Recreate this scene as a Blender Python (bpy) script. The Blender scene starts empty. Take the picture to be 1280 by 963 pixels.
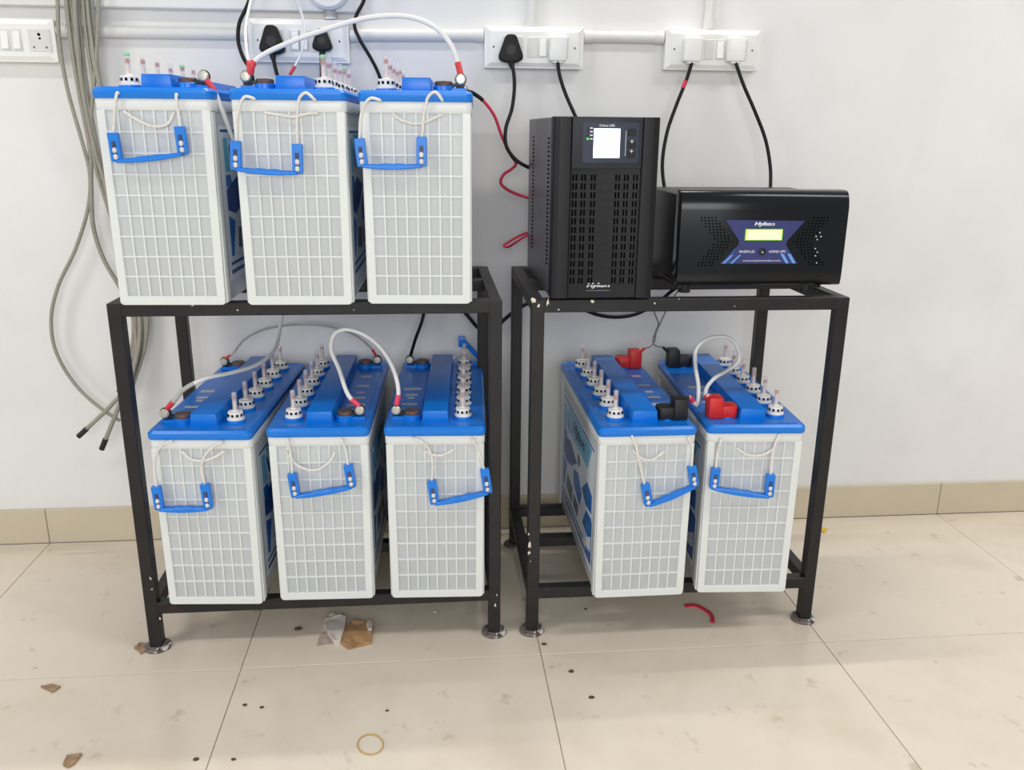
import bpy, bmesh, math, random
from mathutils import Vector, Matrix
random.seed(7)
PI = math.pi
scene = bpy.context.scene
COL = scene.collection

# ------------------------------------------------------------------ camera
F_PX, CAM = 1074.156, Vector((0.9906, -2.1038, 1.0299))
PITCH, YAW, ROLL = 0.2885, 0.0947, 0.00944
FW = Vector((math.sin(YAW)*math.cos(PITCH), math.cos(YAW)*math.cos(PITCH), -math.sin(PITCH)))
R0 = Vector((math.cos(YAW), -math.sin(YAW), 0)); U0 = R0.cross(FW)
RT = math.cos(ROLL)*R0 + math.sin(ROLL)*U0
UP = -math.sin(ROLL)*R0 + math.cos(ROLL)*U0
cd = bpy.data.cameras.new('camera'); cam = bpy.data.objects.new('camera', cd); COL.objects.link(cam)
cd.sensor_width = 36.0; cd.sensor_fit = 'HORIZONTAL'; cd.lens = 36.0*F_PX/1280.0
cd.clip_start = 0.02; cd.clip_end = 60
cam.matrix_world = Matrix(((RT.x, UP.x, -FW.x, CAM.x), (RT.y, UP.y, -FW.y, CAM.y), (RT.z, UP.z, -FW.z, CAM.z), (0, 0, 0, 1)))
scene.camera = cam

# ------------------------------------------------------------------ light
w = bpy.data.worlds.new('room_light'); scene.world = w; w.use_nodes = True
bg = w.node_tree.nodes['Background']
bg.inputs[0].default_value = (0.96, 0.98, 1.0, 1); bg.inputs[1].default_value = 0.34
def area(name, loc, target, sx, sy, power, col=(1, 1, 1)):
    l = bpy.data.lights.new(name, 'AREA'); l.shape = 'RECTANGLE'; l.size = sx; l.size_y = sy
    l.energy = power; l.color = col
    o = bpy.data.objects.new(name, l); COL.objects.link(o); o.location = loc
    d = Vector(target) - Vector(loc); o.rotation_euler = d.to_track_quat('-Z', 'Y').to_euler()
    return o
area('tube_light_near_wall', (1.15, -0.032, 2.95), (1.15, -0.30, 0), 1.2, 0.035, 24, (1, 0.985, 0.96))
area('tube_light_left', (-0.9, -1.6, 2.85), (-0.9, -1.6, 0), 1.2, 0.12, 21, (1, 0.99, 0.97))
area('tube_lights_right', (3.3, -1.6, 2.85), (3.3, -1.6, 0), 2.4, 0.3, 37, (1, 0.985, 0.965))
area('window_behind_camera', (1.0, -4.6, 1.5), (1.0, 0, 1.0), 2.4, 1.4, 64, (0.98, 0.99, 1.0))
area('window_left', (-2.4, -3.0, 1.5), (0.5, -0.3, 0.5), 1.6, 1.4, 28, (1, 0.995, 0.99))
vs = scene.view_settings
vs.view_transform = 'Standard'; vs.look = 'None'; vs.gamma = 1.0; vs.use_curve_mapping = False
vs.exposure = 0.03

# ------------------------------------------------------------------ helpers
def ray(px, py):
    return ((px-640)/F_PX)*RT - ((py-481.5)/F_PX)*UP + FW
def at(px, py, Y):                      # the point of the room seen there at depth Y in front of the wall
    d = ray(px, py); t = (Y-CAM.y)/d.y
    return CAM + d*t
def at_floor(px, py, Z=0.0):
    d = ray(px, py); t = (Z-CAM.z)/d.z
    return CAM + d*t
def at_plane(px, py, p0, n):
    d = ray(px, py); t = (p0-CAM).dot(n)/d.dot(n)
    return CAM + d*t

def srgb(r, g, b):
    f = lambda c: (c/255/12.92) if c/255 <= 0.04045 else ((c/255+0.055)/1.055)**2.4
    return (f(r), f(g), f(b))
MATS = {}
def mat(name, rgb, rough=0.5, metal=0.0, var=0.06, scale=30.0, bump=0.0, bscale=200.0, spec=0.5, rvar=0.0, coat=0.0, sss=0.0, alpha=1.0):
    m = bpy.data.materials.new(name); m.use_nodes = True; nt = m.node_tree; b = nt.nodes['Principled BSDF']
    c = srgb(*rgb)
    tc = nt.nodes.new('ShaderNodeTexCoord')
    n = nt.nodes.new('ShaderNodeTexNoise'); n.inputs['Scale'].default_value = scale; n.inputs['Detail'].default_value = 4
    nt.links.new(tc.outputs['Object'], n.inputs['Vector'])
    r = nt.nodes.new('ShaderNodeValToRGB')
    r.color_ramp.elements[0].position = 0.3; r.color_ramp.elements[1].position = 0.7
    r.color_ramp.elements[0].color = tuple(x*(1-var) for x in c)+(1,)
    r.color_ramp.elements[1].color = tuple(min(1, x*(1+var)) for x in c)+(1,)
    nt.links.new(n.outputs['Fac'], r.inputs['Fac']); nt.links.new(r.outputs['Color'], b.inputs['Base Color'])
    b.inputs['Roughness'].default_value = rough; b.inputs['Metallic'].default_value = metal
    b.inputs['Specular IOR Level'].default_value = spec
    b.inputs['Coat Weight'].default_value = coat; b.inputs['Alpha'].default_value = alpha
    if sss:
        b.inputs['Subsurface Weight'].default_value = sss; b.inputs['Subsurface Radius'].default_value = (0.01, 0.01, 0.009)
    if bump:
        n2 = nt.nodes.new('ShaderNodeTexNoise'); n2.inputs['Scale'].default_value = bscale; n2.inputs['Detail'].default_value = 5
        nt.links.new(tc.outputs['Object'], n2.inputs['Vector'])
        bp = nt.nodes.new('ShaderNodeBump'); bp.inputs['Strength'].default_value = bump; bp.inputs['Distance'].default_value = 0.002
        nt.links.new(n2.outputs['Fac'], bp.inputs['Height']); nt.links.new(bp.outputs['Normal'], b.inputs['Normal'])
    MATS[name] = m
    return m
def emit(name, rgb, s):
    m = bpy.data.materials.new(name); m.use_nodes = True; nt = m.node_tree; b = nt.nodes['Principled BSDF']
    n = nt.nodes.new('ShaderNodeTexNoise'); n.inputs['Scale'].default_value = 5
    r = nt.nodes.new('ShaderNodeValToRGB'); c = srgb(*rgb)
    r.color_ramp.elements[0].color = tuple(x*0.97 for x in c)+(1,); r.color_ramp.elements[1].color = c+(1,)
    nt.links.new(n.outputs['Fac'], r.inputs['Fac'])
    nt.links.new(r.outputs['Color'], b.inputs['Emission Color']); nt.links.new(r.outputs['Color'], b.inputs['Base Color'])
    b.inputs['Emission Strength'].default_value = s; b.inputs['Roughness'].default_value = 0.3
    MATS[name] = m
    return m
def overlay(m, rgb, scale, lo, hi, rough=None, detail=6):
    """spots of another colour (chips, stains, rust) over a material, with shapes of their own"""
    nt = m.node_tree; b = nt.nodes['Principled BSDF']
    src = b.inputs['Base Color'].links[0].from_socket
    tc = [n for n in nt.nodes if n.type == 'TEX_COORD'][0]
    n = nt.nodes.new('ShaderNodeTexNoise'); n.inputs['Scale'].default_value = scale; n.inputs['Detail'].default_value = detail
    n.inputs['Roughness'].default_value = 0.6
    nt.links.new(tc.outputs['Object'], n.inputs['Vector'])
    r = nt.nodes.new('ShaderNodeMapRange'); r.inputs['From Min'].default_value = lo; r.inputs['From Max'].default_value = hi
    nt.links.new(n.outputs['Fac'], r.inputs['Value'])
    mx = nt.nodes.new('ShaderNodeMix'); mx.data_type = 'RGBA'
    nt.links.new(r.outputs['Result'], mx.inputs[0]); nt.links.new(src, mx.inputs[6])
    mx.inputs[7].default_value = srgb(*rgb)+(1,)
    nt.links.new(mx.outputs[2], b.inputs['Base Color'])

wallp = mat('wall_paint', (232, 231, 229), 0.75, var=0.025, scale=3.5, bump=0.22, bscale=14, spec=0.25)
overlay(wallp, (225, 224, 222), 6, 0.5, 0.8)
skirt = mat('skirting_tile_glaze', (204, 192, 168), 0.35, var=0.03, scale=8)
grout = mat('grout', (160, 148, 128), 0.8)
tilem = mat('floor_tile_glaze', (221, 209, 191), 0.20, var=0.025, scale=5, spec=0.45)
overlay(tilem, (200, 187, 164), 2.2, 0.5, 0.8)
overlay(tilem, (182, 168, 146), 14, 0.615, 0.74, detail=12)
overlay(tilem, (128, 112, 94), 48, 0.715, 0.77, detail=4)
steel = mat('black_painted_steel', (30, 28, 29), 0.42, var=0.25, scale=25, bump=0.15, bscale=120, spec=0.4)
overlay(steel, (74, 48, 40), 9, 0.60, 0.74)
overlay(steel, (190, 186, 178), 38, 0.735, 0.755)
plate_m = mat('spattered_foot_steel', (120, 108, 104), 0.6, var=0.3, scale=60, bump=0.4, bscale=150)
overlay(plate_m, (55, 45, 42), 50, 0.48, 0.58); overlay(plate_m, (215, 208, 204), 70, 0.56, 0.62)
chip = mat('cream_paint_chip', (222, 214, 196), 0.7, var=0.1, scale=200)
white = mat('white_case_plastic', (222, 225, 223), 0.38, var=0.012, scale=12, sss=0.0)
cellm = mat('thin_case_wall_plastic', (198, 202, 204), 0.42, var=0.02, scale=16)
blue = mat('blue_plastic', (4, 120, 218), 0.32, var=0.05, scale=14)
blue_h = mat('blue_handle_plastic', (14, 122, 220), 0.35, var=0.05, scale=30)
capw = mat('white_plug_plastic', (236, 232, 226), 0.4, var=0.02)
slotm = mat('dark_slot', (7, 7, 8), 0.9, spec=0.05)
redm = mat('red_float', (176, 40, 34), 0.5)
rodm = mat('float_stick', (236, 214, 206), 0.5)
greenm = mat('green_float_cap', (150, 205, 165), 0.45)
padm = mat('terminal_grease_cap', (84, 70, 66), 0.5, var=0.3, scale=70, bump=0.3)
overlay(padm, (128, 56, 44), 35, 0.58, 0.7)
boltm = mat('zinc_bolt', (196, 192, 180), 0.35, metal=0.55, var=0.1, scale=90)
lugm = mat('dark_lug', (62, 58, 56), 0.45, metal=0.6)
ropem = mat('rope', (226, 223, 217), 0.9, var=0.12, scale=260, bump=0.6, bscale=500)
paper = mat('label_paper', (226, 232, 238), 0.35, var=0.02)
lab_blue = mat('label_blue_print', (22, 104, 178), 0.35, var=0.12, scale=18)
lab_navy = mat('label_navy_print', (24, 72, 140), 0.35, var=0.12, scale=18)
lab_cyan = mat('label_cyan_print', (112, 184, 214), 0.35, var=0.08, scale=18)
lab_grey = mat('label_grey_print', (112, 116, 124), 0.4, var=0.2, scale=60)
lab_dark = mat('label_lettering_print', (20, 34, 60), 0.4)
stick = mat('lid_sticker_paper', (196, 198, 200), 0.5, var=0.2, scale=120)
upsm = mat('ups_grey_black_plastic', (25, 26, 29), 0.45, var=0.05, scale=20, spec=0.3)
upss = mat('ups_steel_cover', (88, 86, 89), 0.36, var=0.08, scale=10, spec=0.4)
upsp = mat('ups_panel_plastic', (42, 43, 50), 0.45, var=0.04, spec=0.3)
upsk = mat('ups_button_plastic', (34, 35, 40), 0.4, spec=0.3)
upswin = mat('ups_window_tint', (38, 44, 62), 0.3, var=0.1, spec=0.3)
invm = mat('home_ups_front_plastic', (20, 22, 25), 0.2, var=0.05, scale=15, spec=0.35)
invb = mat('home_ups_steel_body', (22, 21, 24), 0.4, var=0.1, scale=20)
decal = mat('decal_indigo', (52, 56, 112), 0.35, var=0.08, scale=30)
decal2 = mat('decal_light_blue', (110, 160, 226), 0.35)
decal3 = mat('decal_mid_blue', (38, 84, 150), 0.35)
printw = mat('white_print', (226, 230, 236), 0.5)
screen_w = emit('lit_white_screen', (238, 248, 255), 1.6)
screen_g = emit('lit_green_screen', (246, 255, 140), 1.6)
screen_gd = emit('lit_green_screen_rim', (120, 190, 10), 0.8)
led_g = emit('green_led', (40, 255, 60), 2.0)
pvc = mat('white_pvc', (224, 223, 219), 0.35, var=0.015)
board = mat('board_plastic', (236, 236, 232), 0.33, var=0.012)
modm = mat('module_plastic', (218, 217, 212), 0.35, var=0.015)
switchm = mat('switch_plastic', (242, 242, 238), 0.28, var=0.01)
marks = mat('pencil_mark', (176, 176, 176), 0.8)
blackp = mat('black_plug_plastic', (19, 19, 21), 0.5, var=0.1, spec=0.3)
blackc = mat('black_cable_sheath', (15, 15, 18), 0.5, var=0.1, spec=0.3)
greyc = mat('grey_cable_sheath', (152, 149, 136), 0.5, var=0.08, scale=60)
thin_grey = mat('thin_grey_wire_sheath', (128, 126, 126), 0.5, var=0.1)
whitec = mat('white_cable_sheath', (226, 226, 224), 0.4, var=0.02)
dirtyc = mat('dirty_white_cable_sheath', (176, 172, 168), 0.5, var=0.15, scale=50)
redc = mat('red_cable_sheath', (206, 44, 72), 0.45, var=0.08)
reds = mat('red_heat_shrink', (214, 58, 66), 0.4, var=0.06)
pinks = mat('pink_heat_shrink', (224, 62, 96), 0.4, var=0.06)
redboot = mat('red_rubber', (206, 34, 34), 0.45, var=0.06)
blackboot = mat('black_rubber', (26, 25, 27), 0.5, var=0.1)
tapem = mat('black_tape', (24, 24, 24), 0.5)
cardm = mat('brown_cardboard', (172, 134, 94), 0.85, var=0.12, scale=40)
foamm = mat('crumpled_white_paper', (206, 198, 190), 0.8, var=0.06, scale=30)
dustm = mat('grey_plaster', (176, 158, 146), 0.9, var=0.2, scale=60)
woodm = mat('brown_wood_chip', (156, 128, 98), 0.85, var=0.25, scale=80)
speckm = mat('dark_crumb', (84, 64, 48), 0.9, var=0.2)
bandm = mat('rubber_band_tan', (196, 160, 92), 0.55)
yellowm = mat('yellow_scrap', (214, 184, 62), 0.7)
# clear float tube: thin clear plastic
tubem = bpy.data.materials.new('clear_float_tube'); tubem.use_nodes = True
_nt = tubem.node_tree; _b = _nt.nodes['Principled BSDF']; _o = _nt.nodes['Material Output']
_b.inputs['Base Color'].default_value = (0.80, 0.78, 0.78, 1); _b.inputs['Roughness'].default_value = 0.15
_t = _nt.nodes.new('ShaderNodeBsdfTransparent'); _m = _nt.nodes.new('ShaderNodeMixShader')
_n = _nt.nodes.new('ShaderNodeTexNoise'); _n.inputs['Scale'].default_value = 60
_r = _nt.nodes.new('ShaderNodeMapRange'); _r.inputs['To Min'].default_value = 0.28; _r.inputs['To Max'].default_value = 0.42
_nt.links.new(_n.outputs['Fac'], _r.inputs['Value']); _nt.links.new(_r.outputs['Result'], _m.inputs[0])
_nt.links.new(_t.outputs[0], _m.inputs[1]); _nt.links.new(_b.outputs[0], _m.inputs[2]); _nt.links.new(_m.outputs[0], _o.inputs[0])

# ---- mesh building
class MB:
    def __init__(self): self.bm = bmesh.new()
    def _xf(self, verts, M):
        if M is not None:
            for v in verts: v.co = M @ v.co
    def box(self, x0, x1, y0, y1, z0, z1, bev=0.0, seg=2, M=None):
        b = bmesh.new()
        bmesh.ops.create_cube(b, size=1)
        for v in b.verts:
            v.co = Vector((x0 if v.co.x < 0 else x1, y0 if v.co.y < 0 else y1, z0 if v.co.z < 0 else z1))
        if bev > 0:
            bmesh.ops.bevel(b, geom=b.edges[:], offset=bev, segments=seg, profile=0.5, affect='EDGES')
        self._merge(b, M); return self
    def _merge(self, b, M=None):
        self._xf(b.verts, M)
        me = bpy.data.meshes.new('t'); b.to_mesh(me); b.free(); self.bm.from_mesh(me); bpy.data.meshes.remove(me)
    def prism(self, poly, d0, d1, axis='y', bev=0.0, M=None, seg=2):
        """polygon in the plane across the axis, pushed from d0 to d1 along it; axis y: (x,z), z: (x,y), x: (y,z)"""
        def P(u, v, d):
            return {'y': (u, d, v), 'z': (u, v, d), 'x': (d, u, v)}[axis]
        b = bmesh.new()
        a = [b.verts.new(P(u, v, d0)) for u, v in poly]; c = [b.verts.new(P(u, v, d1)) for u, v in poly]
        n = len(poly)
        b.faces.new(a); b.faces.new(c[::-1])
        for i in range(n): b.faces.new((a[i], c[i], c[(i+1) % n], a[(i+1) % n]))
        bmesh.ops.recalc_face_normals(b, faces=b.faces[:])
        if bev > 0:
            ed = [e for e in b.edges if (e.verts[0] in c) == (e.verts[1] in c)]
            bmesh.ops.bevel(b, geom=ed, offset=bev, segments=seg, profile=0.5, affect='EDGES')
        self._merge(b, M); return self
    def lathe(self, prof, n=20, M=None):
        b = bmesh.new(); rings = []
        for r, z in prof:
            if r < 1e-6: rings.append([b.verts.new((0, 0, z))])
            else: rings.append([b.verts.new((r*math.cos(2*PI*i/n), r*math.sin(2*PI*i/n), z)) for i in range(n)])
        for k in range(len(rings)-1):
            A, B = rings[k], rings[k+1]
            for i in range(n):
                j = (i+1) % n
                if len(A) == 1 and len(B) == 1: continue
                if len(A) == 1: b.faces.new((A[0], B[j], B[i]))
                elif len(B) == 1: b.faces.new((A[i], A[j], B[0]))
                else: b.faces.new((A[i], A[j], B[j], B[i]))
        bmesh.ops.recalc_face_normals(b, faces=b.faces[:])
        self._merge(b, M); return self
    def tube(self, pts, r, n=8, smooth=True, sub=8, closed=False, M=None, radii=None):
        pts = [Vector(p) for p in pts]
        if smooth and len(pts) > 2: pts, radii = catmull(pts, sub, closed, radii)
        b = bmesh.new(); rings = []; N = len(pts)
        t0 = (pts[1]-pts[0]).normalized()
        up = Vector((0, 0, 1)) if abs(t0.z) < 0.9 else Vector((0, 1, 0))
        u = t0.cross(up).normalized()
        for i in range(N):
            if closed: t = (pts[(i+1) % N]-pts[i-1])
            else: t = pts[min(i+1, N-1)]-pts[max(i-1, 0)]
            t.normalize()
            u = (u - t*u.dot(t)).normalized(); v = t.cross(u)
            rr = radii[i] if radii else r
            rings.append([b.verts.new(pts[i] + rr*(math.cos(2*PI*k/n)*u + math.sin(2*PI*k/n)*v)) for k in range(n)])
        for i in range(N if closed else N-1):
            A, B = rings[i], rings[(i+1) % N]
            for k in range(n): b.faces.new((A[k], A[(k+1) % n], B[(k+1) % n], B[k]))
        if not closed:
            b.faces.new(rings[0][::-1]); b.faces.new(rings[-1])
        bmesh.ops.recalc_face_normals(b, faces=b.faces[:])
        self._merge(b, M); return self
    def cyl(self, p0, p1, r, n=16, r1=None):
        return self.tube([p0, p1], r, n=n, smooth=False, radii=[r, r if r1 is None else r1])
    def mesh(self, name, m, smooth=None):
        me = bpy.data.meshes.new(name); self.bm.to_mesh(me); self.bm.free()
        me.materials.append(m)
        if smooth:
            me.polygons.foreach_set('use_smooth', [True]*len(me.polygons))
            me.set_sharp_from_angle(angle=math.radians(smooth))
        return me
    def build(self, name, m, parent=None, smooth=None, loc=None):
        return put(name, self.mesh(name, m, smooth), parent, loc)
def catmull(pts, sub, closed, radii=None):
    out, rad = [], []; n = len(pts)
    R = range(n if closed else n-1)
    for i in R:
        p1, p2 = pts[i], pts[(i+1) % n]
        p0 = pts[i-1] if (closed or i > 0) else p1*2-p2
        p3 = pts[(i+2) % n] if (closed or i+2 < n) else p2*2-p1
        def tj(t, a, b2): return t + max((b2-a).length, 1e-6)**0.5
        t0 = 0; t1 = tj(t0, p0, p1); t2 = tj(t1, p1, p2); t3 = tj(t2, p2, p3)
        for k in range(sub):
            t = t1 + (t2-t1)*k/sub
            A1 = p0*((t1-t)/(t1-t0)) + p1*((t-t0)/(t1-t0))
            A2 = p1*((t2-t)/(t2-t1)) + p2*((t-t1)/(t2-t1))
            A3 = p2*((t3-t)/(t3-t2)) + p3*((t-t2)/(t3-t2))
            B1 = A1*((t2-t)/(t2-t0)) + A2*((t-t0)/(t2-t0))
            B2 = A2*((t3-t)/(t3-t1)) + A3*((t-t1)/(t3-t1))
            out.append(B1*((t2-t)/(t2-t1)) + B2*((t-t1)/(t2-t1)))
            if radii: rad.append(radii[i] + (radii[(i+1) % n]-radii[i])*k/sub)
    if not closed:
        out.append(pts[-1])
        if radii: rad.append(radii[-1])
    return out, (rad if radii else None)
def put(name, me, parent=None, loc=None):
    o = bpy.data.objects.new(name, me); COL.objects.link(o)
    if parent is not None: o.parent = parent
    if loc is not None: o.location = loc
    return o
def tag(o, label, cat, group=None):
    o['label'] = label; o['category'] = cat
    if group: o['group'] = group
    return o
def thing(name, label, cat, loc=(0, 0, 0), rz=0.0, group=None):
    o = bpy.data.objects.new(name, None); COL.objects.link(o); o.empty_display_size = 0.05
    o.location = loc; o.rotation_euler = (0, 0, rz)
    return tag(o, label, cat, group)
def struct(o):
    o['kind'] = 'structure'; return o
def rpoly(poly, r, n=5):
    """round the corners of a polygon"""
    out = []; N = len(poly)
    for i in range(N):
        p = Vector(poly[i]); a = Vector(poly[i-1]); b = Vector(poly[(i+1) % N])
        rr = r[i] if isinstance(r, (list, tuple)) else r
        rr = min(rr, (a-p).length*0.49, (b-p).length*0.49)
        if rr < 1e-6: out.append((p.x, p.y)); continue
        s, e = p+(a-p).normalized()*rr, p+(b-p).normalized()*rr
        for k in range(n+1):
            t = k/n; q = s*(1-t)**2 + p*2*t*(1-t) + e*t*t
            out.append((q.x, q.y))
    return out
def text(name, body, h, m, parent, M, bold=0.0, shear=0.0, ext=0.0003, width=None):
    cu = bpy.data.curves.new('txt', 'FONT'); cu.body = body; cu.size = 1.0; cu.align_x = 'CENTER'; cu.align_y = 'CENTER'
    cu.offset = bold; cu.shear = shear; cu.resolution_u = 3
    o = bpy.data.objects.new('txt', cu); COL.objects.link(o)
    bpy.context.view_layer.update()
    me = bpy.data.meshes.new_from_object(o.evaluated_get(bpy.context.evaluated_depsgraph_get()))
    bpy.data.objects.remove(o); bpy.data.curves.remove(cu)
    xs = [v.co.x for v in me.vertices]; ys = [v.co.y for v in me.vertices]
    sy = h/(max(ys)-min(ys)); sx = sy if width is None else width/(max(xs)-min(xs))
    cx, cy = (max(xs)+min(xs))/2, (max(ys)+min(ys))/2
    for v in me.vertices: v.co = M @ Vector(((v.co.x-cx)*sx, (v.co.y-cy)*sy, 0))
    me.name = name; me.materials.clear(); me.materials.append(m)
    b = bmesh.new(); b.from_mesh(me)
    nrm = (M.to_3x3() @ Vector((0, 0, 1))).normalized()
    g = bmesh.ops.extrude_face_region(b, geom=b.faces[:])
    for v in g['geom']:
        if isinstance(v, bmesh.types.BMVert): v.co += nrm*ext
    bmesh.ops.recalc_face_normals(b, faces=b.faces[:])
    b.to_mesh(me); b.free()
    return put(name, me, parent)
# text standing on a front face (facing -y): local x right, local y up, normal -y
def face_front(x, y, z): return Matrix.Translation((x, y, z)) @ Matrix(((1, 0, 0, 0), (0, 0, -1, 0), (0, 1, 0, 0), (0, 0, 0, 1)))

# ------------------------------------------------------------------ the setting
floor = struct(MB().box(-2.4, 4.2, -3.6, 0.0, -0.05, -0.0022).build('floor', grout))
tme = MB().box(0.0008, 0.5992, 0.0008, 0.5992, -0.010, 0.0, bev=0.0009, seg=1).mesh('tile', tilem)
for i in range(-4, 7):
    for j in range(6):
        t = put('tile', tme, floor, (i*0.6, -0.587 - j*0.6 + 0.0, 0))
for t in list(floor.children):
    if t.location.y > -0.6: t.scale.y = 0.9783
wall = struct(MB().box(-2.4, 4.2, 0.0, 0.12, -0.05, 3.0).build('wall_back', wallp))
wall.location.y = 0.009
base = struct(MB().box(-2.4, 4.2, 0.004, 0.009, 0, 0.092).build('baseboard_back', grout))
sme = MB().box(0.0008, 0.5992, 0.0, 0.0088, 0.0004, 0.0936, bev=0.0012, seg=1).mesh('skirting_tile', skirt)
for i in range(-4, 7): put('skirting_tile', sme, base, (i*0.6, 0, 0))

# ------------------------------------------------------------------ racks
T = 0.025
def rack(x0, x1, y0, y1, top, low, label, chips):
    cx, cy = (x0+x1)/2, (y0+y1)/2
    t = thing('steel_battery_rack', label, 'rack', (cx, cy, 0), group='welded steel battery racks')
    hx, hy = (x1-x0)/2, (y1-y0)/2
    foot = MB().lathe([(0, 0), (0.026, 0), (0.027, 0.004), (0.025, 0.0065), (0.014, 0.008), (0.0, 0.009)], 20).mesh('foot_plate', plate_m, 40)
    leg = MB().box(-T/2, T/2, -T/2, T/2, 0.006, top-0.0004, bev=0.0015, seg=1).mesh('leg', steel)
    for sx in (-1, 1):
        for sy in (-1, 1):
            l = put('leg', leg, t, (sx*(hx-T/2), sy*(hy-T/2), 0)); put('foot_plate', foot, l, (0, 0, 0))
    for z, nm in ((top, 'top_rail'), (low, 'lower_rail')):
        e = 0.0008 if nm == 'top_rail' else -0.001
        lx = MB().box(-hx+T*0.9, hx-T*0.9, -T/2+0.0007-e*0, T/2-0.0007, z-T, z, bev=0.0015, seg=1).mesh(nm, steel)
        ly = MB().box(-T/2+0.0007, T/2-0.0007, -hy+T*0.9, hy-T*0.9, z-T, z-0.0002, bev=0.0015, seg=1).mesh(nm, steel)
        for s in (-1, 1):
            put(nm, lx, t, (0, s*(hy-T/2), 0)); put(nm, ly, t, (s*(hx-T/2), 0, 0))
        put('support_bar', lx, t, (0, 0.035, -0.0006))
    for (px, py, r, sq) in chips:
        n = 9; rnd = [r*0.75*random.uniform(0.3, 1.15) for _ in range(n)]
        p = at(px, py, y0)
        MB().prism([(p.x-cx+rnd[k]*math.cos(2*PI*k/n), p.z+sq*rnd[k]*math.sin(2*PI*k/n)) for k in range(n)], y0-cy-0.0008, y0-cy+0.001).build('paint_chip', chip, t)
    return t
rack(0.402, 1.122, -0.510, -0.085, 0.722, 0.108, 'black steel rack holding six batteries on two levels',
     [(297, 388, 0.0045, 0.8), (188, 723, 0.003, 2.0), (190, 737, 0.0028, 1.2), (200, 774, 0.0028, 2.2), (621, 744, 0.0025, 1.5), (619, 757, 0.003, 2.2), (241, 382, 0.004, 0.6)])
rack(1.178, 1.806, -0.510, -0.085, 0.722, 0.108, 'black steel rack carrying two black power units above two batteries',
     [(667, 376, 0.007, 1.3), (673, 383, 0.004, 1.6), (685, 378, 0.006, 1.8), (740, 377, 0.0065, 0.6), (661, 668, 0.003, 2.5), (662, 682, 0.005, 2.2), (661, 692, 0.005, 1.4), (663, 702, 0.002, 2.5), (818, 379, 0.0025, 1.5), (849, 374, 0.0018, 1.2), (698, 387, 0.003, 0.7)])

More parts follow.
